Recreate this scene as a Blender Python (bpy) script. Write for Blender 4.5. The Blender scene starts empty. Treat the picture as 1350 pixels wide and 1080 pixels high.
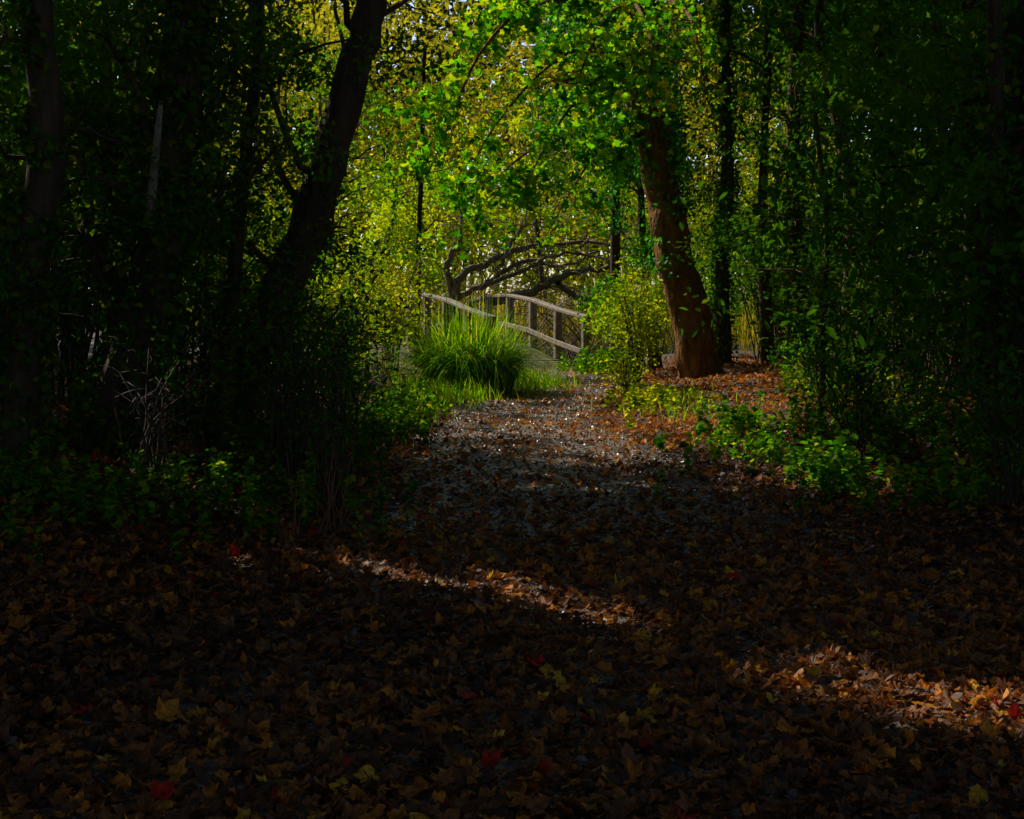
import bpy, bmesh, math, numpy as np
from mathutils import Vector
rng=np.random.default_rng(7)
SUN_EL=math.radians(42); SX,SY=-0.72,0.694; TAN=math.tan(SUN_EL)
CAMZ=1.45
def W(px,py,d): return np.array([(px-675)/1800*d, d, CAMZ+(400-py)/1800*d])

# ---------------------------------------------------------------- terrain
PY=[-20,3,6,9,13,16.3,20,24,28,30.5]; PC=[.5,.5,.55,.55,.3,-.05,.35,.85,.95,.55]; PW=[2.6,2.6,2.2,1.6,1.35,1.15,1.1,1.1,1.0,1.0]
def sm(t): t=np.clip(t,0,1); return t*t*(3-2*t)
def pathc(y): return np.interp(y,PY,PC)
def pathw(y): return np.interp(y,PY,PW)
def n2(x,y,f,s=0.): 
    return (np.sin(x*f*1.0+1.3*s+1.7*np.sin(y*f*.7+s))+np.sin(y*f*1.13+2.1*s+1.9*np.sin(x*f*.83+s*2)))*.5
def gh(x,y):
    x=np.asarray(x,float); y=np.asarray(y,float)
    e=np.abs(x-pathc(y))-pathw(y)
    bank=sm(e/2.5)*.28*sm((50-y)/10)
    z=bank+.05*n2(x,y,.9,1)*sm(e/1.0)+.03*n2(x,y,2.7,3)*sm(e/.8)+.012*n2(x,y,3.1,2)
    z=z+.5*sm((np.abs(x)-12)/25)
    ch=1-sm((np.abs(y-32.8-.3*x)-1.2)/.9)
    ch=ch*sm((x+12)/4)
    pond=1-sm((np.sqrt(((x-4)/5.5)**2+((y-40)/7)**2)-.8)/.3)
    return z-.75*np.maximum(ch,pond)

class MB:
    def __init__(s): s.V=[];s.F=[];s.n=0
    def add(s,V,F,mat=0,rnd=None,smooth=False):
        V=np.asarray(V,float).reshape(-1,3); F=np.asarray(F,int)
        if len(F)==0: return
        if rnd is None: rnd=np.full(len(F),rng.random())
        s.V.append(V); s.F.append((F+s.n,mat,np.asarray(rnd,float),smooth)); s.n+=len(V)
    def build(s,name,mats,parent=None):
        me=bpy.data.meshes.new(name)
        V=np.concatenate(s.V) if s.V else np.zeros((0,3))
        me.vertices.add(len(V)); me.vertices.foreach_set('co',V.ravel())
        idx=np.concatenate([f[0].ravel() for f in s.F]); tot=np.concatenate([np.full(len(f[0]),f[0].shape[1]) for f in s.F])
        st=np.concatenate([[0],np.cumsum(tot)[:-1]])
        me.loops.add(len(idx)); me.loops.foreach_set('vertex_index',idx.astype(np.int32))
        me.polygons.add(len(tot)); me.polygons.foreach_set('loop_start',st.astype(np.int32))
        me.polygons.foreach_set('material_index',np.concatenate([np.full(len(f[0]),f[1]) for f in s.F]).astype(np.int32))
        me.polygons.foreach_set('use_smooth',np.concatenate([np.full(len(f[0]),f[3]) for f in s.F]).astype(bool))
        a=me.attributes.new('rnd','FLOAT','FACE'); a.data.foreach_set('value',np.concatenate([f[2] for f in s.F]).astype(np.float32))
        me.update(calc_edges=True)
        for m in mats: me.materials.append(m)
        o=bpy.data.objects.new(name,me); bpy.context.collection.objects.link(o)
        if parent: o.parent=parent
        return o

# ---------------------------------------------------------------- materials
def newmat(name):
    m=bpy.data.materials.new(name); m.use_nodes=True; nt=m.node_tree; nt.nodes.clear()
    return m,nt,nt.nodes.new('ShaderNodeOutputMaterial')
def ramp(nt,cols):
    r=nt.nodes.new('ShaderNodeValToRGB'); cr=r.color_ramp; n=len(cols)
    L=[(c if len(c)==2 else (i/(n-1),c)) for i,c in enumerate(cols)]
    while len(cr.elements)<n: cr.elements.new(.5)
    for i,c in enumerate(L): cr.elements[i].position=c[0]
    for i,c in enumerate(L): cr.elements[i].position=c[0]; cr.elements[i].color=(*c[1],1)
    return r
def leafmat(name,cols,trans=.45,rough=.55,tboost=(1.6,1.6,.5),spec=0,mottle=False):
    m,nt,out=newmat(name); L=nt.links.new
    at=nt.nodes.new('ShaderNodeAttribute'); at.attribute_name='rnd'
    r=ramp(nt,cols); L(at.outputs['Fac'],r.inputs[0]); col=r.outputs[0]
    if spec>0:
        p=nt.nodes.new('ShaderNodeBsdfPrincipled') ; p.inputs['Roughness'].default_value=rough; p.inputs['Specular IOR Level'].default_value=spec
    else: p=nt.nodes.new('ShaderNodeBsdfDiffuse')
    if mottle:
        tc=nt.nodes.new('ShaderNodeTexCoord'); no=nt.nodes.new('ShaderNodeTexNoise'); no.inputs['Scale'].default_value=60; L(tc.outputs['Object'],no.inputs[0])
        mr=nt.nodes.new('ShaderNodeMapRange'); mr.inputs[1].default_value=.3; mr.inputs[2].default_value=.7; mr.inputs[3].default_value=.5; mr.inputs[4].default_value=1.35; L(no.outputs[0],mr.inputs[0])
        mx=nt.nodes.new('ShaderNodeVectorMath'); mx.operation='SCALE'; L(col,mx.inputs[0]); L(mr.outputs[0],mx.inputs['Scale']); col=mx.outputs[0]
    L(col,p.inputs[0])
    if trans<=0: L(p.outputs[0],out.inputs[0]); return m
    t=nt.nodes.new('ShaderNodeBsdfTranslucent'); mb=nt.nodes.new('ShaderNodeVectorMath'); mb.operation='MULTIPLY'; mb.inputs[1].default_value=tboost
    L(col,mb.inputs[0]); L(mb.outputs[0],t.inputs[0])
    ms=nt.nodes.new('ShaderNodeMixShader'); ms.inputs[0].default_value=trans; L(p.outputs[0],ms.inputs[1]); L(t.outputs[0],ms.inputs[2]); L(ms.outputs[0],out.inputs[0])
    return m
def solid(name,c1,c2,scale,rough,bump=.3,bscale=None,stretch=(1,1,1),spec=.5,detail=6,dist=.02):
    m,nt,out=newmat(name); L=nt.links.new
    tc=nt.nodes.new('ShaderNodeTexCoord'); mp=nt.nodes.new('ShaderNodeMapping'); mp.inputs['Scale'].default_value=stretch; L(tc.outputs['Object'],mp.inputs[0])
    no=nt.nodes.new('ShaderNodeTexNoise'); no.inputs['Scale'].default_value=scale; no.inputs['Detail'].default_value=detail; no.inputs['Roughness'].default_value=.65; L(mp.outputs[0],no.inputs[0])
    r=ramp(nt,[(.32,c1),(.68,c2)]); L(no.outputs[0],r.inputs[0])
    p=nt.nodes.new('ShaderNodeBsdfPrincipled'); p.inputs['Roughness'].default_value=rough; p.inputs['Specular IOR Level'].default_value=spec
    L(r.outputs[0],p.inputs['Base Color'])
    if bump:
        n3=nt.nodes.new('ShaderNodeTexNoise'); n3.inputs['Scale'].default_value=bscale or scale*3; n3.inputs['Detail'].default_value=6; L(mp.outputs[0],n3.inputs[0])
        b=nt.nodes.new('ShaderNodeBump'); b.inputs['Strength'].default_value=bump; b.inputs['Distance'].default_value=dist; L(n3.outputs[0],b.inputs['Height']); L(b.outputs[0],p.inputs['Normal'])
    L(p.outputs[0],out.inputs[0]); return m
M_bark=solid('bark',(.035,.024,.016),(.12,.08,.045),6,.85,1.0,14,(1,1,.25),.2,dist=.05)
M_bark2=solid('bark_sycamore',(.09,.04,.014),(.40,.20,.07),7,.85,1.0,16,(1,1,.22),.1,dist=.12)
M_twig=solid('twig',(.04,.025,.015),(.09,.06,.035),20,.8,0)
M_brush=solid('willow_bark',(.07,.05,.022),(.24,.18,.08),9,.8,.5)
M_wood=solid('weathered_wood',(.10,.08,.055),(.36,.30,.22),7,.65,.6,30,(1,1,1),.3,dist=.012)
M_soil=solid('woodland_soil',(.02,.013,.008),(.06,.036,.018),3,.8,1,18,dist=.06)
M_gravel=solid('damp_gravel',(.045,.034,.027),(.20,.155,.12),7,.4,1,60,dist=.03)
M_stone=solid('stone',(.08,.065,.05),(.28,.235,.19),15,.33,0)
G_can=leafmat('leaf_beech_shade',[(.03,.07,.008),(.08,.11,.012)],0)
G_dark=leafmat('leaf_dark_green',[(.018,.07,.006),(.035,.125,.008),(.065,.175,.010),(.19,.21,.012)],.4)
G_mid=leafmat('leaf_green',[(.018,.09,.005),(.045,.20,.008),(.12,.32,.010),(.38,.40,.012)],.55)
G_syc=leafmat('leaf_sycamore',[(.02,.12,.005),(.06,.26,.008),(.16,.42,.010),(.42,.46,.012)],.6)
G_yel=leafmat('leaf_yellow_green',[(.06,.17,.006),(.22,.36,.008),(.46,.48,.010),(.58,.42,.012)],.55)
G_far=leafmat('leaf_autumn_distant',[(.09,.11,.012),(.24,.23,.02),(.42,.34,.025),(.16,.24,.02)],.5)
G_far3=leafmat('leaf_distant_shade',[(.04,.065,.012),(.10,.095,.018)],0)
G_ivy=leafmat('leaf_ivy',[(.010,.07,.006),(.02,.14,.012),(.04,.26,.018),(.11,.34,.012)],.5,.4,spec=.3)
G_reed=leafmat('reed_straw',[(.20,.15,.02),(.38,.29,.04),(.54,.40,.06),(.22,.24,.02)],.4)
G_grass=leafmat('grass_blade',[(.05,.19,.006),(.12,.32,.010),(.28,.45,.015),(.52,.5,.06)],.5)
M_litter=leafmat('fallen_leaf',[(0,(.06,.028,.017)),(.25,(.16,.070,.032)),(.5,(.30,.115,.034)),(.70,(.46,.16,.022)),(.84,(.64,.24,.018)),(.93,(.72,.44,.03)),(1,(.55,.025,.01))],.25,.55,(1.3,1.1,.8),.2,True)
mw,nt,out=newmat('stream_water'); p=nt.nodes.new('ShaderNodeBsdfPrincipled'); p.inputs['Base Color'].default_value=(.02,.025,.015,1); p.inputs['Roughness'].default_value=.08
no=nt.nodes.new('ShaderNodeTexNoise'); no.inputs['Scale'].default_value=3; b=nt.nodes.new('ShaderNodeBump'); b.inputs['Strength'].default_value=.15; nt.links.new(no.outputs[0],b.inputs['Height']); nt.links.new(b.outputs[0],p.inputs['Normal']); nt.links.new(p.outputs[0],out.inputs[0])

# ---------------------------------------------------------------- leaf tools
T_OV=(np.array([[0,0,0],[.24,.28,.07],[.22,.66,.05],[0,1,-.05],[-.22,.66,.05],[-.24,.28,.07]]),np.array([[0,1,2,3],[0,3,4,5]]))
T_WD=(np.array([[0,0,0],[.38,.15,.08],[.36,.55,.06],[0,1,-.05],[-.36,.55,.06],[-.38,.15,.08]]),np.array([[0,1,2,3],[0,3,4,5]]))
T_DI=(np.array([[0,0,0],[.3,.45,.1],[0,1,0],[-.3,.45,.1]]),np.array([[0,1,2],[0,2,3]]))
def maple(a):
    pts=[(math.cos(math.radians(d))*r,math.sin(math.radians(d))*r) for d,r in a]
    ring=pts+[(-x,y) for x,y in pts[-2:0:-1]]
    V=[(0,0.05,0)]+[(x*.62,y*.62,0) for x,y in ring]; n=len(ring)
    return np.array(V),np.array([[0,1+i,1+(i+1)%n] for i in range(n)])
T_MP=maple([(-90,.10),(-62,.30),(-38,.55),(-22,.44),(0,.62),(14,.82),(28,.64),(40,.52),(58,.72),(76,.80),(90,.95)])
T_M5=maple([(-90,.15),(-38,.6),(-15,.42),(16,.84),(45,.54),(90,1.0)])
def rots(n,tilt,roll=None):
    y=rng.uniform(0,2*np.pi,n); p=rng.normal(0,tilt,n); r=rng.normal(0,tilt if roll is None else roll,n)
    cy,sy,cp,sp,cr,sr=np.cos(y),np.sin(y),np.cos(p),np.sin(p),np.cos(r),np.sin(r); z=np.zeros(n); o=np.ones(n)
    Rz=np.stack([cy,-sy,z,sy,cy,z,z,z,o],1).reshape(n,3,3); Rx=np.stack([o,z,z,z,cp,-sp,z,sp,cp],1).reshape(n,3,3); Ry=np.stack([cr,z,sr,z,o,z,-sr,z,cr],1).reshape(n,3,3)
    return Rz@Rx@Ry
# gaps in the foliage through which the low sun gets in (sun-ray footprints on the ground, world metres)
STREAK=[((-1.4,7.65),(-.5,7.0),.17),((-.35,6.9),(0.35,6.3),.2),((1.05,5.35),(2.05,4.5),.24),((-2.5,9.9),(-1.9,9.2),.22),((2.3,10.8),(2.6,10.2),.25)]
HIGH=[((1.5,20.8),(4.4,20.9),.7),((2.0,18.6),(3.6,18.4),.5),((.2,18.2),(1.3,18.9),.35),((.9,21.2),(1.5,23.4),.4),((3.3,23.7),(5.1,21.9),.42),((-.3,21.5),(.9,20.4),.75),
      ((-2.2,18.6),(-.2,18.0),.5),((-1.6,20.6),(-.4,19.6),.5),((2.6,20.8),(3.8,19.7),.5),((-1.2,16.2),(-.2,16.6),.3),((1.1,16.9),(2.7,16.7),.45),((1.4,29.8),(.6,32),.8),((4.5,18.5),(6,17.3),.4)]
def capsule(gx,gy,Ls,m):
    h=np.zeros(len(gx),bool)
    for (a,b,w) in Ls:
        a=np.array(a);b=np.array(b);d=b-a;L=d@d
        t=np.clip(((gx-a[0])*d[0]+(gy-a[1])*d[1])/L,0,1)
        h|=np.hypot(gx-a[0]-t*d[0],gy-a[1]-t*d[1])<w+m
    return h
def shadow_xy(P): return P[:,0]-SX*P[:,2]/TAN, P[:,1]-SY*P[:,2]/TAN
def streak(P,m=0.):
    gx,gy=shadow_xy(P)
    return (capsule(gx,gy,STREAK,m)&(P[:,2]>.4)&(n2(gx,gy,5.5,1)>(-.75 if m>.2 else -.35)))|(capsule(gx,gy,HIGH,m)&(P[:,2]>2.3)&(P[:,2]>9 if m>.2 else n2(gx,gy,3.1,1)>-.6))
def glade(P):
    gx,gy=shadow_xy(P); e=.8*n2(gx,gy,1.3,5)
    t=gy-15+.8*np.clip(gx-2,-2,2)
    g=(t+e>0)&(gx>-2.8-.35*t+e)&(gx<7.5+.25*t+e)
    # thinner, broken canopy in front of the glade
    soft=(gx>-1.6)&(gx<3.0)&(gy>9.5)&(gy<=15.8)&(rng.random(len(gx))<.25+.6*sm((gy-9.5)/6)+.25*n2(gx,gy,2.2,4))
    return g|soft
def core(P):
    gx,gy=shadow_xy(P)
    return (gx>-3)&(gx<8)&(gy>13.8-.5*np.clip(gx-2,0,4))&(gy<31)&(n2(gx,gy,1.9,3)>-.45)
def leaves(mb,P,size,mat,T=T_OV,tilt=.7,rnd=None,curl=None,m=.05,blk=False):
    P=np.asarray(P); k=~streak(P,m)
    if blk: k&=~core(P)
    P=P[k]; n=len(P)
    if n==0: return
    size=np.broadcast_to(size,k.shape)[k] if np.ndim(size) else np.full(n,size)*rng.uniform(.6,1.25,n)
    rnd=rng.random(n) if rnd is None else rnd[k]
    R=rots(n,tilt)
    V0,F0=T; loc=V0[None]*size[:,None,None]
    if curl:
        a=rng.normal(0.15,curl,n)[:,None]; b=rng.normal(0,curl,n)[:,None]
        r2=(V0[:,0]**2+V0[:,1]**2)[None]
        loc=loc.copy(); loc[:,:,0]*=rng.uniform(.7,1.1,n)[:,None]; loc[:,:,2]+=(a*r2*1.4+b*V0[None,:,0]*V0[None,:,1]*2+rng.normal(0,.035,(n,len(V0))))*size[:,None]
    V=np.einsum('nij,nkj->nki',R,loc)+P[:,None]
    F=(F0[None]+(np.arange(n)*len(V0))[:,None,None]).reshape(-1,F0.shape[1])
    mb.add(V.reshape(-1,3),F,mat,np.repeat(rnd,len(F0)))
def tube(mb,pts,rad,sides=5,mat=0,rough=0.):
    pts=np.asarray(pts,float); n=len(pts); rad=np.broadcast_to(rad,(n,)).astype(float)
    t=np.gradient(pts,axis=0); t/=np.linalg.norm(t,axis=1)[:,None]+1e-9
    ref=np.array([1.,0,0]) if abs(t[0,0])<.8 else np.array([0,1.,0])
    u=np.cross(t,ref); u/=np.linalg.norm(u,axis=1)[:,None]+1e-9; v=np.cross(t,u)
    a=np.linspace(0,2*np.pi,sides,endpoint=False)
    R=rad[:,None]*np.ones(sides)[None]
    if rough:
        ph=rng.uniform(0,6,4); s=np.arange(n)[:,None]*.5
        R=R*(1+rough*(np.sin(3*a[None]+ph[0]+s*.4)+.7*np.sin(5*a[None]+ph[1]-s*.7)+.6*np.sin(2*a[None]+s*1.3+ph[2])+.5*rng.normal(0,.5,R.shape)))
    V=pts[:,None]+R[:,:,None]*(np.cos(a)[None,:,None]*u[:,None]+np.sin(a)[None,:,None]*v[:,None])
    i=np.arange(n-1)[:,None]*sides; j=np.arange(sides)[None]; j2=(j+1)%sides
    F=np.stack([i+j,i+j2,i+sides+j2,i+sides+j],-1).reshape(-1,4)
    mb.add(V.reshape(-1,3),F,mat,smooth=True)
def spline(ctrl,n):
    c=np.asarray(ctrl,float); k=len(c); t=np.linspace(0,k-1,n); i=np.minimum(t.astype(int),k-2); f=(t-i)[:,None]
    p0=c[np.maximum(i-1,0)];p1=c[i];p2=c[i+1];p3=c[np.minimum(i+2,k-1)]
    return .5*((2*p1)+(-p0+p2)*f+(2*p0-5*p1+4*p2-p3)*f*f+(-p0+3*p1-3*p2+p3)*f**3)
def trunk(mb,ctrl,r0,r1,n=28,sides=14,mat=0,rough=.05,flare=.6):
    p=spline(ctrl,n); s=np.linspace(0,1,n); p=p+np.concatenate([np.zeros((1,3)),rng.normal(0,r0*.06,(n-1,3))])
    r=r0+(r1-r0)*s; r=r*(1+flare*np.exp(-s*n/2.2)); tube(mb,p,r,sides,mat,rough); return p,r
def limb(mb,a,b,r0,r1=.008,sag=.15,n=7,mat=0,sides=5):
    a=np.asarray(a,float);b=np.asarray(b,float); L=np.linalg.norm(b-a); s=np.linspace(0,1,n)[:,None]
    p=a+(b-a)*s; p[:,2]+=(np.sin(s[:,0]*np.pi)*sag*L); p[1:-1]+=rng.normal(0,.035*L,(n-2,3))
    tube(mb,p,r0+(r1-r0)*s[:,0],sides,mat); return p
def blades(mb,B,L,lean,w,mat,droop=.35,seg=6,yaw=None):
    n=len(B); yaw=rng.uniform(0,2*np.pi,n) if yaw is None else yaw; s=np.linspace(0,1,seg)[None]
    L=np.asarray(L)[:,None]; lean=np.asarray(lean)[:,None]
    hx=lean*L*s**1.6; z=L*(s-droop*lean*1.6*s**2.6)
    c=np.stack([B[:,0:1]+np.cos(yaw)[:,None]*hx,B[:,1:2]+np.sin(yaw)[:,None]*hx,B[:,2:3]+z],-1)
    side=np.stack([-np.sin(yaw),np.cos(yaw),0*yaw],-1)[:,None]*(w*(1-s**2.2)+.0006)[:,:,None]
    V=np.stack([c-side,c+side],2).reshape(n,seg*2,3)
    q=np.array([[2*i,2*i+1,2*i+3,2*i+2] for i in range(seg-1)])
    F=(q[None]+(np.arange(n)*seg*2)[:,None,None]).reshape(-1,4)
    mb.add(V.reshape(-1,3),F,mat,np.repeat(rng.random(n),seg-1),smooth=True)
def clumpleaves(mb,C,r,n,size,mat,T=T_OV,flat=.5,tilt=.7,**k):
    d=rng.normal(0,1,(n,3)); d/=np.linalg.norm(d,axis=1)[:,None]; q=d*(rng.random(n)[:,None]**.45)*r; q[:,2]*=flat
    q[:,2]-=.25*np.hypot(q[:,0],q[:,1])**2/max(r,.1)
    P=np.asarray(C)+q; P=P[P[:,2]>gh(P[:,0],P[:,1])+.05]
    leaves(mb,P,size,mat,T,tilt,rnd=np.clip(rng.uniform(0,.65)+.35*rng.random(len(P)),0,1),**k)
U=rng.uniform

# ---------------------------------------------------------------- ground / path / water
xs=np.unique(np.concatenate([np.linspace(-400,-40,14),np.linspace(-40,-10,31),np.arange(-10,10.01,.14),np.linspace(10,40,31),np.linspace(40,400,14)]))
ys=np.unique(np.concatenate([np.linspace(-300,-20,12),np.linspace(-20,2,23),np.arange(2,45,.16),np.linspace(45,80,36),np.linspace(80,600,20)]))
X,Y=np.meshgrid(xs,ys); Z=gh(X,Y); nx,ny=len(xs),len(ys)
i=np.arange(ny-1)[:,None]*nx+np.arange(nx-1)[None]
mb=MB(); mb.add(np.stack([X,Y,Z],-1),np.stack([i,i+1,i+nx+1,i+nx],-1).reshape(-1,4),0,smooth=True); mb.build('ground',[M_soil])
yy=np.arange(-6,30.6,.12); uu=np.linspace(-1,1,25); UU,Yp=np.meshgrid(uu,yy)
wv=pathw(Yp)*(1+.12*n2(UU*0,Yp,1.7,4)); Xp=pathc(Yp)+UU*wv
Zp=gh(Xp,Yp)+.022-.08*sm((np.abs(UU)-.85)/.15)+rng.normal(0,.004,UU.shape)
i=np.arange(len(yy)-1)[:,None]*25+np.arange(24)[None]
mb=MB(); mb.add(np.stack([Xp,Yp,Zp],-1),np.stack([i,i+1,i+26,i+25],-1).reshape(-1,4),0,smooth=True); mb.build('footpath',[M_gravel])
mb=MB(); mb.add([[-14,26,-.38],[14,26,-.38],[14,50,-.38],[-14,50,-.38]],[[0,1,2,3]]); mb.build('stream',[mw])
n=12000; y=rng.uniform(3.5,27,n); x=pathc(y)+rng.uniform(-.95,.95,n)*pathw(y); s=rng.uniform(.006,.024,n)
O=np.array([[1,0,0],[0,1,0],[-1,0,0],[0,-1,0],[0,0,.6],[0,0,-.6]],float); OF=np.array([[0,1,4],[1,2,4],[2,3,4],[3,0,4],[1,0,5],[2,1,5],[3,2,5],[0,3,5]])
mb=MB(); loc=O[None]*s[:,None,None]*rng.uniform(.7,1.3,(n,6,1)); V=np.einsum('nij,nkj->nki',rots(n,.3),loc)+np.stack([x,y,gh(x,y)+.026],-1)[:,None]
mb.add(V.reshape(-1,3),(OF[None]+(np.arange(n)*6)[:,None,None]).reshape(-1,3),0,np.repeat(rng.random(n),8)); mb.build('path_gravel',[M_stone])

# ---------------------------------------------------------------- leaf litter
def litter(n,y0,y1,sz,spread):
    y=rng.uniform(y0,y1,n); x=rng.uniform(-1,1,n)*(1.2+spread*y)
    onp=sm((1.05+.3*n2(x,y,2,2)-np.abs(x-pathc(y))/pathw(y))/.35)
    dens=.95-onp*sm((y-7)/5)*(.6+.12*n2(x,y,2.6,8)); dens=np.where((y>16)&(x<pathc(y)-pathw(y)),.4,dens)
    k=rng.random(n)<dens; x,y=x[k],y[k]; m=len(x)
    z=gh(x,y)+.03+rng.random(m)**2*.035
    s=rng.uniform(sz[0],sz[1],m)
    r=np.clip(rng.beta(1.2,1.8,m)+.28*sm((y-11)/5)*(x>pathc(y)-.3)+.14*n2(x,y,1.1,6),0,.96)  # leaves right of the path shifted brighter: sunlight put into their colour
    r=np.where(rng.random(m)<.007,1,r)
    return np.stack([x,y,z],-1),s,r
mb=MB()
for a,T in [((30000,2.6,8.5,(.035,.10),.45),T_MP),((28000,8.5,16.5,(.04,.10),.42),T_M5),((28000,16.5,30,(.045,.11),.30),T_M5)]:
    P,s,r=litter(*a); leaves(mb,P,s,0,T,.38,r,curl=.5)
mb.build('fallen_leaves',[M_litter])
mb=MB(); n=30000; y=rng.uniform(3,28,n); x=rng.uniform(-1,1,n)*(1+.33*y)
leaves(mb,np.stack([x,y,gh(x,y)+.03],-1),rng.uniform(.02,.055,n),0,T_OV,.25,np.clip(rng.beta(1.5,2,n),0,.96)); mb.build('leaf_debris',[M_litter])

# ---------------------------------------------------------------- shrubs
def shrub(name,x,y,h,r,nst,nl,ls,mat,T=T_OV,spread=.10,bare=.25,blk=False):
    mb=MB(); z0=float(gh(x,y)); stems=[]
    for _ in range(nst):
        a=U(0,2*np.pi); R=r*U(.3,1.1); hh=h*U(.55,1.08)
        c=[(x+rng.normal(0,.12*r),y+rng.normal(0,.12*r),z0-.03)]
        c.append((c[0][0]+.25*R*np.cos(a),c[0][1]+.25*R*np.sin(a),z0+hh*.5)); c.append((x+R*np.cos(a)*.75,y+R*np.sin(a)*.75,z0+hh*.9)); c.append((x+R*np.cos(a)*1.15,y+R*np.sin(a)*1.15,z0+hh*U(.8,1.05)))
        p=spline(c,10); tube(mb,p,np.linspace(.006+.004*h,.0025,10),4,0); stems.append(p)
        for k in range(4):
            q=p[rng.integers(3,9)]; e=q+rng.normal(0,1,3)*np.array([.22,.22,.14])*(.5+.4*h); 
            e[2]=max(e[2],z0+.08); s=limb(mb,q,e,.004,.0015,.08,5,0,3); stems.append(spline(s,10))
    S=np.stack(stems); i=rng.integers(0,len(S),nl); t=(bare+(1-bare)*rng.random(nl))*9; a=t.astype(int).clip(0,8); f=(t-a)[:,None]
    P=S[i,a]*(1-f)+S[i,a+1]*f+rng.normal(0,spread,(nl,3)); k=P[:,2]>z0+.03; P=P[k]
    rr=np.clip((rng.random(len(S))[i]*.6+.4*rng.random(nl))[k],0,1)
    leaves(mb,P,ls,1,T,.6,rnd=rr,blk=blk); return mb.build(name,[M_twig,mat])
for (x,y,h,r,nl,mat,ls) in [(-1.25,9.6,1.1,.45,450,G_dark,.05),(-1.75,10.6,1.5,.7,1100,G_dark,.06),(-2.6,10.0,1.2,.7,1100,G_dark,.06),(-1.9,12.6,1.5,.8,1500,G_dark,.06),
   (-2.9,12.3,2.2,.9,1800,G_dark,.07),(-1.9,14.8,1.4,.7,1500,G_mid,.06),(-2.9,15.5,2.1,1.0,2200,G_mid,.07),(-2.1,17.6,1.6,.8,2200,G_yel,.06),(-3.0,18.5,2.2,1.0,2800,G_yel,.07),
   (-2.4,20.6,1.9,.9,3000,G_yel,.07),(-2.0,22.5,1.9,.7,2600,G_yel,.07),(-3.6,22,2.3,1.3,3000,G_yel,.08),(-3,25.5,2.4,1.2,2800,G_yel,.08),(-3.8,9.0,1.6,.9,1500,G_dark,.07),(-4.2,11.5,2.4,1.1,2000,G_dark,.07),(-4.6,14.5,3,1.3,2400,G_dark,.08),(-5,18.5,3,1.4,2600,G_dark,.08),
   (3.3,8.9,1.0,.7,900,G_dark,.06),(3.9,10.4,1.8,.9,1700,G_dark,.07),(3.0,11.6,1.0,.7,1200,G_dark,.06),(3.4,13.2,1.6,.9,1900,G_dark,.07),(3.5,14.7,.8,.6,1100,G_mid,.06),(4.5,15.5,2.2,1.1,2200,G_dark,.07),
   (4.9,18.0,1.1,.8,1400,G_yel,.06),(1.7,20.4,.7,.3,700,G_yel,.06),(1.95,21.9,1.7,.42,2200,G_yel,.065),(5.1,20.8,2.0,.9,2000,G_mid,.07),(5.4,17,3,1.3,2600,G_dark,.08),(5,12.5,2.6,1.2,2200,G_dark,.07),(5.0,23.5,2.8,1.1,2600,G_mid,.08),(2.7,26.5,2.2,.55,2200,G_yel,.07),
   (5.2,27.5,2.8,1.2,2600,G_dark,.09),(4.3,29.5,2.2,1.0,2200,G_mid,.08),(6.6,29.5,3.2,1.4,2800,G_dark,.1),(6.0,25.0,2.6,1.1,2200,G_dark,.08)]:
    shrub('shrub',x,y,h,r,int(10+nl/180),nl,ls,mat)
for k in range(44):
    s=-1 if k%2 else 1; y=U(7,34); x=s*U(max(4.8,.2*y),4+.42*y+1)
    shrub('shrub',x,y,U(2,4),1.4,12,1500,.105,G_dark,blk=True)
def herbs(name,cx,cy,rx,ry,n,h,mat,ls=.06):
    mb=MB(); pts=[]
    for _ in range(n):
        x=cx+rng.normal(0,rx); y=cy+rng.normal(0,ry); z=float(gh(x,y)); H=h*U(.5,1.2); e=np.array([x+rng.normal(0,.1*h),y+rng.normal(0,.1*h),z+H])
        p=limb(mb,(x,y,z-.01),e,.003,.0015,0,5,0,3); q=spline(p,9)
        for k in range(2,9): pts+= [q[k]+rng.normal(0,.015,3) for _ in range(3)]
    leaves(mb,np.array(pts),ls,1,T_WD,.45); return mb.build(name,[M_twig,mat])
for a in [(1.95,28.0,.3,.5,70,.45,G_mid,.09),(1.5,28.8,.25,.3,24,.25,G_mid,.07),(2.45,10.5,.18,.25,28,.32,G_mid,.07),(3.0,9.6,.5,.5,60,.3,G_mid,.06),(2.3,13.6,.3,.9,50,.25,G_mid,.06),(1.9,18.6,.25,1.3,80,.22,G_yel,.06),(-1.35,16.5,.25,1.8,150,.28,G_mid,.06),
          (-1.9,9.0,.5,.5,80,.28,G_mid,.055),(-3.0,8.6,.6,.6,80,.3,G_mid,.055),(-2.0,12,.5,1.2,110,.4,G_dark,.06),(4.4,17.5,.6,1.0,70,.35,G_yel,.07),(3.3,12.3,.7,1.2,140,.35,G_mid,.07)]: herbs('nettle_patch',*a)
mb=MB()
for k in range(14):
    x=-1.15+rng.normal(0,.09);y=8.3+rng.normal(0,.12); e=(x+rng.normal(0,.14),y+rng.normal(0,.1),float(gh(x,y))+U(.25,.6)); p=limb(mb,(x,y,float(gh(x,y))),e,.004,.002,0,5)
    limb(mb,p[2],p[2]+rng.normal(0,.07,3)+np.array([0,0,.1]),.003,.001,0,4)
M_stalk=solid('dead_stalk',(.16,.06,.03),(.28,.12,.06),20,.7,0); mb.build('dead_stalks',[M_stalk])
mb=MB()
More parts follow.
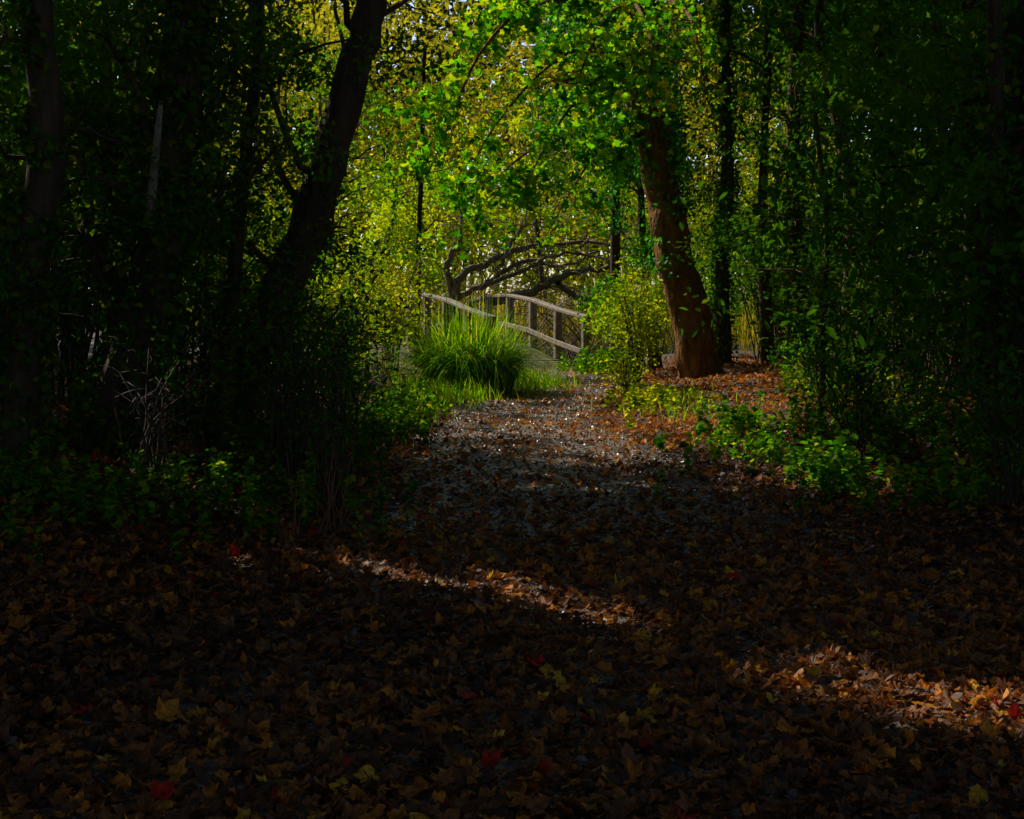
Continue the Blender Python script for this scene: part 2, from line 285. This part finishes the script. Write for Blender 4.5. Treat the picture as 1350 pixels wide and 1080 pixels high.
for (cx,cy,rx,ry,m,L) in [(-1.35,18.2,.22,1.6,1500,.28),(.2,23.4,.35,.8,900,.42),(-1.0,20.4,.4,.8,900,.35),(2.1,18.5,.3,1.5,500,.22),(-1.75,13.5,.3,1.2,400,.2)]:
    x=cx+rng.normal(0,rx,m); y=cy+rng.normal(0,ry,m); blades(mb,np.stack([x,y,gh(x,y)],-1),rng.uniform(.5,1.2,m)*L,rng.uniform(.1,.8,m),.006,0)
mb.build('grass',[G_grass])
mb=MB(); n=2400; a=rng.uniform(0,2*np.pi,n); r=.5*np.sqrt(rng.random(n)); x=-.68+r*np.cos(a)*1.4; y=21.8+r*np.sin(a)
yaw=a+rng.normal(0,.6,n); blades(mb,np.stack([x,y,gh(x,y)-.02],-1),rng.uniform(.8,1.8,n),np.clip(rng.normal(.52,.28,n),.03,1.15),.012,0,.62,9,yaw); mb.build('sedge_tussock',[G_grass])
mb=MB(); n=8000; x=rng.uniform(-12,16,n); y=rng.uniform(44,54,n); k=gh(x,y)>-.36; x,y=x[k],y[k]; n=len(x)
blades(mb,np.stack([x,y,gh(x,y)],-1),rng.uniform(1.2,3.4,n)*(.8+.3*n2(x,y,.9,3)),np.clip(rng.normal(.25,.2,n),0,.9),.016,0); mb.build('reed_bed',[G_reed])

# ---------------------------------------------------------------- footbridge
br=bpy.data.objects.new('wooden_footbridge',None); bpy.context.collection.objects.link(br)
def beam(mb,a,b,w,h,up=(0,0,1),mat=0):
    a=np.array(a,float);b=np.array(b,float);t=(b-a)/np.linalg.norm(b-a); s=np.cross(t,up); s/=np.linalg.norm(s); u=np.cross(s,t)
    c=min(w,h)*.12; prof=[(-w/2+c,-h/2),(w/2-c,-h/2),(w/2,-h/2+c),(w/2,h/2-c),(w/2-c,h/2),(-w/2+c,h/2),(-w/2,h/2-c),(-w/2,-h/2+c)]
    V=[a+s*x+u*y for x,y in prof]+[b+s*x+u*y for x,y in prof]
    mb.add(V,[[i,(i+1)%8,(i+1)%8+8,i+8] for i in range(8)],mat)
    mb.add(V,[[7,6,5,4,3,2,1,0],[8,9,10,11,12,13,14,15]],mat)
AX=np.array([-.325,.946,0]); SD=np.array([.946,.325,0])
dz=[.02,.20,.42,.54,.52,.36]; sp=1.72
R0=np.array([1.62,30.0,0]); L0=R0-SD*2.15+AX*.1
deckz=lambda t: float(np.interp(t,[k*sp for k in range(6)],dz))
for nm,O0,off in (('right',R0,1),('left',L0,-1)):
    pm=MB(); rm=MB(); tops=[]
    for k in range(6):
        c=O0+AX*sp*k; top=dz[k]+1.08; beam(pm,c+[0,0,-.5],c+[0,0,top],.17,.17,up=AX); tops.append(c+[0,0,top+.036])
    for k in range(5):
        a,b=tops[k].copy(),tops[k+1].copy(); e=(b-a)*.001
        beam(rm,a-(AX*.14 if k==0 else 0)+e,b-e,.2,.07)
        q=SD*off*-.11; beam(rm,a+q-[0,0,.74]+e,b+q-[0,0,.74]-e,.045,.11)
    pm.build('posts_'+nm,[M_wood],br); rm.build('rails_'+nm,[M_wood],br)
dm=MB(); L=5*sp; t=0
while t<L:
    c=(R0+L0)/2+AX*t; z=deckz(t)-.03; beam(dm,c-SD*.98+[0,0,z+rng.normal(0,.003)],c+SD*.98+[0,0,z+rng.normal(0,.003)],.14,.04); t+=.152
for sgn in (-1,1):
    for k in range(5):
        a=(R0+L0)/2+AX*sp*k+SD*sgn*.8+[0,0,dz[k]-.16]; b=(R0+L0)/2+AX*sp*(k+1)+SD*sgn*.8+[0,0,dz[k+1]-.16]; beam(dm,a,b,.1,.2)
dm.build('deck',[M_wood],br)

# ---------------------------------------------------------------- feature trees
def ivy_on(mb,p,r,n,mat,ls=.07,z0=0,z1=9,thick=.05):
    k=rng.integers(0,len(p)-1,n); f=rng.random(n)[:,None]; c=p[k]*(1-f)+p[k+1]*f; rr=r[k]+rng.random(n)*thick
    a=rng.uniform(0,2*np.pi,n); P=c+np.stack([np.cos(a)*rr,np.sin(a)*rr,0*a],-1); P=P[(P[:,2]>z0)&(P[:,2]<z1)]
    leaves(mb,P,ls,mat,T_WD,1.0)
mb=MB(); p,r=trunk(mb,[W(278,590,13)*[1,1,0]-[0,0,.1],W(330,470,13),W(388,345,13),W(430,220,13),W(462,105,13),W(490,0,13),W(512,-150,13.2),W(500,-500,13.5),W(480,-900,14)],.205,.12,40)
ivy_on(mb,p,r,1400,1,.06,0,3.0)
for (a,b) in [(12,W(300,150,13.4)),(14,W(250,60,12.6)),(10,W(455,300,13.5)),(20,W(600,-60,14)),(22,W(380,-80,12)),(9,W(240,300,12.8))]:
    q=limb(mb,p[a],b,.04,.012,.1,9); 
    for _ in range(4): limb(mb,q[rng.integers(3,8)],q[6]+rng.normal(0,.4,3),.012,.004,.05,6)
for c in [W(250,70,12.6),W(300,150,13.5),W(330,40,13),W(420,-40,13),W(230,300,12.8),W(200,180,12.5),W(600,-60,14),W(380,210,14.5),W(440,330,14),W(300,300,14),W(380,80,14)]:
    clumpleaves(mb,c,.6,420,.07,1)
mb.build('leaning_tree',[M_bark,G_dark])
mb=MB(); p,r=trunk(mb,[W(100,700,11)*[1,1,0]-[0,0,.1],W(150,560,11),W(190,400,11),W(225,220,11),W(245,60,11),W(255,-150,11),W(250,-900,11)],.22,.15,40)
ivy_on(mb,p,r,5200,1,.07,0,5,.18)
tube(mb,spline([W(196,300,10.72),W(203,230,10.65),W(209,170,10.62),W(212,138,10.6)],8),np.linspace(.045,.02,8),6,2,.05)
for b in [W(330,60,11.5),W(60,120,11),W(140,20,10.5),W(360,180,11.8),W(100,260,11),W(290,250,11.5),W(60,330,11.5),W(140,150,12)]:
    q=limb(mb,p[rng.integers(10,20)],b,.05,.012,.1,9)
    for _ in range(4): limb(mb,q[rng.integers(3,8)],q[7]+rng.normal(0,.35,3),.01,.003,.05,6)
    clumpleaves(mb,b,.7,600,.07,1)
mb.build('ivy_clad_tree',[M_bark,G_dark,M_wood])
def slim(name,ctrl,r0,r1,mats=(M_bark,G_dark),ncl=0,z=(2,7),nl=300,cr=.7,ivy=0,ls=.07):
    mb=MB(); p,r=trunk(mb,ctrl,r0,r1,30,9,0,.05,.3)
    if ivy: ivy_on(mb,p,r,ivy,1,.065,0,9,.1)
    for _ in range(ncl):
        k=rng.integers(6,29); 
        if not z[0]<p[k][2]<z[1]: continue
        b=p[k]+rng.normal(0,1,3)*[.8,.8,.4]; limb(mb,p[k],b,.02,.005); clumpleaves(mb,b,cr*U(.6,1.2),nl,ls,1)
    return mb.build(name,list(mats))
slim('slender_tree',[W(290,620,12.2)*[1,1,0],W(305,400,12.2),W(325,200,12.2),W(340,60,12.2),W(335,-200,12)],.07,.045,ncl=10,ivy=600)
slim('slender_tree',[W(20,650,9.5)*[1,1,0],W(35,400,9.5),W(60,200,9.5),W(50,0,9.5),W(40,-400,9.5)],.14,.1,ncl=18,ivy=2600)
slim('slender_tree',[W(548,470,27)*[1,1,0],W(552,330,27),W(556,200,27),W(560,60,27)],.06,.04,ncl=4,ivy=300)
slim('slender_tree',[W(1312,660,10.5)*[1,1,0],W(1308,450,10.5),W(1296,300,10.5),W(1315,120,10.5),W(1300,-300,10.5)],.07,.05,ncl=14,ivy=900)
slim('slender_tree',[W(1335,660,12)*[1,1,0],W(1338,300,12),W(1325,100,12),W(1340,-300,12)],.2,.14,ncl=14,ivy=2500)
slim('slender_tree',[W(955,500,26)*[1,1,0],W(952,350,26),W(960,230,26),W(955,60,26),W(960,-150,26)],.15,.1,ncl=12,ivy=3400)
slim('slender_tree',[W(1085,620,13.5)*[1,1,0],W(1085,450,13.5),W(1090,300,13.5),W(1075,150,13.5)],.035,.02,ncl=6,ivy=200)
slim('slender_tree',[W(1150,600,17)*[1,1,0],W(1140,400,17),W(1165,200,17),W(1150,-100,17)],.12,.09,ncl=16,ivy=3200)
slim('slender_tree',[W(1050,560,20)*[1,1,0],W(1052,400,20),W(1045,200,20),W(1060,-100,20)],.12,.09,ncl=16,ivy=3200)
# sycamore with hanging boughs
mb=MB(); p,r=trunk(mb,[W(928,497,24)*[1,1,0]-[0,0,.1],W(914,440,24),W(892,350,24),W(874,250,24),W(850,120,24),W(835,0,24),W(830,-200,24.5),W(840,-500,25)],.37,.23,60,22,0,.045,.35)
ivy_on(mb,p,r,4500,1,.08,1.9,9,.2)
def bough(ctrl,r0,nl,mat,ls,T,spread,side=.7,nt=10,curl=.15,tilt=.8):
    q=spline(ctrl,16); tube(mb,q,np.linspace(r0,.006,16),6,0); pts=[]
    for _ in range(nt):
        k=rng.integers(3,16); e=q[k]+np.array([rng.normal(0,side),rng.normal(0,side),-abs(rng.normal(0,side*.45))]); s=spline(limb(mb,q[k],e,.010,.003,.08,6,0,4),12); pts.append(s)
    S=np.concatenate(pts+[q[5:]]); P=S[rng.integers(0,len(S),nl)]+rng.normal(0,spread,(nl,3)); leaves(mb,P,ls,mat,T,tilt,curl=curl)
o=W
for c in [[o(850,120,24),o(790,60,23.5),o(720,90,23),o(650,170,22.5),o(600,260,22.2)],[o(845,80,24),o(780,110,23),o(720,190,22.3),o(690,260,22)],
          [o(850,60,24),o(760,0,23),o(660,30,22.5),o(590,110,22)],[o(850,150,24),o(800,180,23.5),o(760,240,23),o(720,310,22.8)],
          [o(850,30,24),o(740,-20,22.5),o(640,60,21.5),o(590,170,21),o(560,240,21)],[o(845,90,24),o(770,150,24),o(660,230,24),o(620,310,24)]]:
    bough(c,.045,1300,2,.185,T_M5,.13,nt=24)
for c in [[o(840,0,24),o(800,20,19),o(780,60,16.5),o(760,110,15.5)],[o(835,0,24),o(850,30,19),o(860,70,17),o(850,130,16)],[o(835,-20,24),o(900,10,19),o(920,60,17),o(930,120,16)]]:
    bough(c,.05,230,2,.13,T_MP,.14,.5,nt=14); bough(c,.02,60,3,.13,T_MP,.14,.5,nt=5)
mb.build('sycamore_tree',[M_bark2,G_ivy,G_syc,G_yel])
def mass(name,cl,n,ls,mat,T=T_WD,trunk_xy=None,r=(.6,1.1),blk=False):
    mb=MB(); 
    if trunk_xy: 
        x,y,H=trunk_xy; p,rr=trunk(mb,[(x,y,-.1),(x+U(-.3,.3),y,H*.4),(x+U(-.4,.4),y+.1,H*.75),(x,y,H)],.12,.04,20,8)
    for c in cl:
        if trunk_xy: k=int(np.clip((c[2]*.8/H)*19,1,18)); limb(mb,p[k],c,.03,.006,.06)
        clumpleaves(mb,c,U(*r),n,ls,1,T,flat=.75,tilt=.9,blk=blk)
    return mb.build(name,[M_bark,mat])
mass('holly_tree',[W(U(700,880),U(-60,270),U(26,29)) for _ in range(28)],600,.085,G_ivy,trunk_xy=(2.2,28.5,9),r=(.5,1.0))
mass('hazel_tree',[W(U(800,900),U(200,430),U(25,28)) for _ in range(11)],500,.075,G_mid,trunk_xy=(2.9,27.5,5),r=(.4,.7))
mass('hazel_tree',[W(U(380,530),U(60,380),U(27,31)) for _ in range(28)],550,.085,G_mid,trunk_xy=(-3.9,30,8),blk=True)
mass('hazel_tree',[W(U(470,590),U(200,370),U(38,42)) for _ in range(14)],450,.09,G_yel,trunk_xy=(-3.8,40,6),r=(.6,1.1))
mass('hazel_tree',[W(U(610,840),U(160,260),U(41,44)) for _ in range(15)],450,.09,G_yel,trunk_xy=(1.2,49.5,7),r=(.5,1.1))
for (x,y,h) in [(-4.6,16,7),(-6.5,13,8),(-5.6,20,8),(-7.5,18,9),(-7,24,9),(-9.5,22,9),(-5.6,26,8),(-10,28,10),(-7.5,31,10),(-5,11.5,6),(-12,33,11),(-13,26,10),(-9,16,9),(-8.5,26.5,9),(-4.9,23,7),
                (5.3,15,7),(6.2,19,8),(5.6,23,8),(7.5,16,8),(8.5,21,9),(7.5,26,9),(10.5,26,10),(5.6,28,8),(8.8,31,10),(12.5,31,11),(4.9,11.5,6),(11,20,9),(4.5,19,7),(4.9,26,8),(7,23.5,9),(9.3,23.5,10),(6.6,30,9)]:
    cl=[np.array([x+U(-1.7,1.7),y+U(-1.7,1.7),U(1.2,h)]) for _ in range(13)]
    mass('understory_tree',cl,370,.13,G_dark,T_OV,(x,y,h),(.8,1.5),blk=True)
# fallen willow behind bridge
mb=MB()
for c,r0 in [([o(596,400,37),o(612,360,37),o(650,345,37.5),o(700,325,38),o(770,320,38),o(835,328,38)],.13),([o(600,392,37),o(640,375,37),o(690,345,37),o(740,352,37.5),o(790,330,38)],.09),
             ([o(640,400,37),o(700,385,36.5),o(745,362,36.5),o(800,352,37),o(850,330,37)],.14),([o(735,372,36.5),o(760,392,37),o(790,402,37),o(815,395,37)],.09),([o(600,395,37),o(590,350,37),o(610,310,37),o(600,250,37.5)],.12),([o(660,350,37),o(690,300,37.5),o(740,285,38)],.06),([o(620,380,37),o(680,362,36.8),o(740,335,37),o(820,345,37)],.07)]:
    q=spline(c,24); q[1:]+=rng.normal(0,.03,(23,3)); tube(mb,q,np.linspace(r0,r0*.3,24),8,0,.05)
    for _ in range(22):
        a=q[rng.integers(5,24)]; limb(mb,a,a+np.array([rng.normal(0,.7),rng.normal(0,.5),rng.normal(.35,.6)]),.02,.005,.1,8,0,4)
for _ in range(190):
    x=U(-2.5,5.5); y=U(36.5,45); L=U(1.2,3.6); a=rng.choice([-1,1]); z=float(gh(x,y))
    tube(mb,spline([(x,y,z),(x+a*L*.15,y,z+L*.45),(x+a*L*.5,y+U(-.4,.4),z+L*.72),(x+a*L*.95,y+U(-.5,.5),z+L*U(.5,.8))],12),np.linspace(U(.012,.035),.005,12),4,0)
q=spline([(-1.55,37,-.1),(-1.5,37,.7),W(597,398,37)],8); tube(mb,q,np.linspace(.25,.14,8),9,0,.05)
for px,py,rr,nl in [(600,240,1.4,500),(760,265,1.2,220),(690,270,.8,130)]: clumpleaves(mb,W(px,py,38),rr,nl,.09,1)
mb.build('willow_tree',[M_brush,G_yel])

# ---------------------------------------------------------------- unseen overhead trees, crowns shaped to block sun and sky
TR=[]
for gx in np.arange(-24,22,5.6):
    for gy in np.arange(-12,52,6.2):
        x=gx+U(-1.6,1.6); y=gy+U(-1.8,1.8)
        if abs(x)<3+.12*abs(y): continue
        if -2<y<10 and abs(x)<6: continue
        if 10<=y<24 and abs(x)<.375*y: continue
        if y>=24 and abs(x)<11: continue
        bad=False
        for (a,b,w) in STREAK+HIGH:
            for q in (a,b,((a[0]+b[0])/2,(a[1]+b[1])/2)):
                dx,dy=x-q[0],y-q[1]
                if dx*SX+dy*SY>0 and abs(dx*SY-dy*SX)<.5: bad=True
        if not bad: TR.append((x,y))
TR=np.array(TR)
N=82000; P=np.stack([rng.uniform(-28,20,N),rng.uniform(-14,48,N),rng.uniform(9.5,16.5,N)],-1)
M=20000; z=rng.uniform(10,16,M); P=np.concatenate([P,np.stack([rng.uniform(-6,8,M)+SX*z/TAN,rng.uniform(0,10,M)+SY*z/TAN,z],-1)])  # extra crown leaves added where their shadow darkens the foreground
P=P[~glade(P)]; P=P[~streak(P,.24)]
P=P[~((P[:,1]>32)&(np.abs(P[:,0])<.13*P[:,1])&(P[:,2]<1.7+.225*P[:,1]))]
own=np.argmin((P[:,None,0]-TR[None,:,0])**2+(P[:,None,1]-TR[None,:,1])**2,1)
for k,(x,y) in enumerate(TR):
    Q=P[own==k]
    if len(Q)<50: continue
    mb=MB(); z0=float(gh(x,y)); H=12.5
    p,r=trunk(mb,[(x,y,z0-.1),(x+U(-.3,.3),y,4),(x+U(-.5,.5),y+U(-.4,.4),8),(x+U(-.6,.6),y,H)],U(.18,.32),.1,18,9)
    for _ in range(7): limb(mb,p[rng.integers(11,17)],Q[rng.integers(0,len(Q))],.06,.015,.05,7)
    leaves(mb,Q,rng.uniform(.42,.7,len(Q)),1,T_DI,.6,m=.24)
    mb.build('canopy_shade_tree',[M_bark,G_can])

# ---------------------------------------------------------------- surrounding and distant woods
def woods(sampler,n,ls,T=T_DI,per=60,r=1.0):
    C=sampler(n//per); mb=MB(); d=rng.normal(0,1,(len(C),per,3))*np.array([r,r,r*.6]); P=(C[:,None]+d).reshape(-1,3); cc=np.repeat(rng.random(len(C)),per); k=P[:,2]>.1
    leaves(mb,P[k],ls,1,T,.7,rnd=np.clip(cc[k]*.6+rng.random(k.sum())*.4,0,1)); return mb
def add_trunks(mb,pts,h):
    for x,y in pts: trunk(mb,[(x,y,-.2),(x+U(-.4,.4),y,h*.4),(x+U(-.8,.8),y,h)],U(.1,.22),.04,12,6)
def ring(n):
    s=rng.integers(0,3,n)
    x=np.where(s==0,rng.uniform(-26,-17,n),np.where(s==1,rng.uniform(17,26,n),rng.uniform(-22,22,n))); y=np.where(s<2,rng.uniform(-18,42,n),rng.uniform(-20,-10,n)); return np.stack([x,y,rng.uniform(.3,10,n)],-1)
mb=woods(ring,30000,.6); add_trunks(mb,[(s*U(17,26),U(-18,42)) for s in (-1,1) for _ in range(14)],10); mb.build('sky_blocking_woodland',[M_bark,G_can])  # unseen foliage at sides and back, added to block low sky light
def far(n):
    x=rng.uniform(-17,15,n); y=rng.uniform(56,80,n); z=rng.uniform(.2,1,n)**.8*(15+2.5*n2(x,y,.25,2)); return np.stack([x,y,z],-1)
mb=woods(far,48000,.32,T_DI,70,1.1); add_trunks(mb,[(U(-17,15),U(56,80)) for _ in range(32)],15); mb.build('distant_trees',[M_bark,G_far])
def far3(n):
    x=rng.uniform(-60,60,n); y=rng.uniform(84,115,n); return np.stack([x,y,rng.uniform(.0,1,n)**.8*(27+3*n2(x,y,.15,2))],-1)
mb=woods(far3,60000,1.0,T_DI,60,2.0); add_trunks(mb,[(U(-60,60),U(84,115)) for _ in range(60)],24); mb.build('distant_trees',[M_bark,G_far3])
def far2(n):
    x=rng.uniform(-10,10,n); y=rng.uniform(50,58,n); return np.stack([x,y,rng.uniform(1.2,6.5,n)+1.2*n2(x,y,.5,1)],-1)
mb=woods(far2,22000,.18,T_OV,60,.9); mb.build('distant_scrub',[M_bark,G_yel])

# ---------------------------------------------------------------- light, world, camera
sc=bpy.context.scene
w=bpy.data.worlds.new('World'); sc.world=w; w.use_nodes=True; nt=w.node_tree; nt.nodes.clear()
sky=nt.nodes.new('ShaderNodeTexSky'); sky.sky_type='NISHITA'; sky.sun_disc=False; sky.sun_elevation=SUN_EL; sky.sun_rotation=math.atan2(SX,SY)%(2*math.pi)
bg=nt.nodes.new('ShaderNodeBackground'); bg.inputs[1].default_value=.15; ow=nt.nodes.new('ShaderNodeOutputWorld'); nt.links.new(sky.outputs[0],bg.inputs[0]); nt.links.new(bg.outputs[0],ow.inputs[0])
sl=bpy.data.lights.new('sun','SUN'); sl.energy=5; sl.angle=math.radians(.5); sl.color=(1,.92,.76); so=bpy.data.objects.new('sun',sl); bpy.context.collection.objects.link(so)
v=Vector((SX*math.cos(SUN_EL),SY*math.cos(SUN_EL),math.sin(SUN_EL))); so.rotation_euler=v.to_track_quat('Z','Y').to_euler(); so.location=(-20,30,30)
cd=bpy.data.cameras.new('camera'); cd.lens=48; cd.sensor_width=36; cd.shift_y=-.1037; cd.clip_end=2000; co=bpy.data.objects.new('camera',cd); co.location=(0,0,CAMZ); co.rotation_euler=(math.radians(90),0,0); bpy.context.collection.objects.link(co); sc.camera=co
sc.view_settings.view_transform='Standard'; sc.view_settings.look='None'; sc.view_settings.exposure=0

# ---------------------------------------------------------------- thin the foliage along the sunbeams (removes individual leaves)
dg=bpy.context.evaluated_depsgraph_get()
TG=[]
def cap_pts(Ls,dens,md,fr,sd,thr):
    for (a,b,wd) in Ls:
        a=np.array(a);b=np.array(b); L=np.linalg.norm(b-a); n=int(dens*(2*wd*L+3.14*wd*wd))
        t=rng.random(n)[:,None]; P=a+(b-a)*t; ang=rng.uniform(0,6.28,n); rr=wd*np.sqrt(rng.random(n)); x=P[:,0]+np.cos(ang)*rr; y=P[:,1]+np.sin(ang)*rr
        k=n2(x,y,fr,sd)>thr
        for q in zip(x[k],y[k],gh(x[k],y[k])+.12): TG.append((q,md))
cap_pts(STREAK,320,.25,5.5,1,-.15)
cap_pts(HIGH,110,.35,4.3,2,-.55)
def box(c,r,n,md):
    for q in np.array(c)+rng.uniform(-1,1,(n,3))*np.array(r): TG.append((q,md))
box((-.7,21.7,1.0),(.7,.3,.5),260,1.1); box((2.75,23.7,1.3),(.3,.1,1.1),260,.45); box((-2.3,20,1.4),(.8,2.0,.5),400,.9); box((1.9,21.9,1.0),(.45,.3,.7),220,.8)
box((0,22.3,3.8),(1.7,.8,1.5),800,1.3); box((1.3,27,4),(1.6,1.2,2.3),500,1.2); box((-3,28.5,3.2),(1.5,1.5,2),450,1.2); box((.3,32.5,1.1),(1.3,2.5,.4),220,.5); box((1.2,30.6,.7),(.5,.8,.4),120,.4); box((1,38,1.7),(2.6,1,.7),350,.7); box((1.5,46,1.6),(4,1.5,.6),400,.7)
box((2.45,10.5,.3),(.25,.3,.1),40,.4); box((-2.2,9.5,.35),(.5,.5,.1),50,.4); box((3.5,19,.4),(1.2,1.5,.2),220,.5)
qx=rng.uniform(-.8,1.6,260); qy=rng.uniform(13,17,260); kk=n2(qx,qy,3.3,7)>.1
for q in zip(qx[kk],qy[kk],gh(qx[kk],qy[kk])+.1): TG.append((q,.4))
KILL={}
for q,md in TG:
    q=Vector([float(c) for c in q]); o3=q+v*md
    for _ in range(60):
        h=sc.ray_cast(dg,o3,v)
        if not h[0]: break
        ob=h[4]
        if ob.type=='MESH' and ob.parent is None and ob.data.polygons[h[3]].material_index>0: KILL.setdefault(ob.name,set()).add(h[3])
        o3=h[1]+v*.012
for nm,fs in KILL.items():
    ob=bpy.data.objects[nm]; bm=bmesh.new(); bm.from_mesh(ob.data); bm.faces.ensure_lookup_table()
    seed=[bm.faces[i] for i in fs if bm.faces[i].material_index>0]; S=set(seed)
    for f in seed:
        for e in f.edges:
            for g in e.link_faces: S.add(g)
    bmesh.ops.delete(bm,geom=list(S),context='FACES'); bm.to_mesh(ob.data); bm.free()
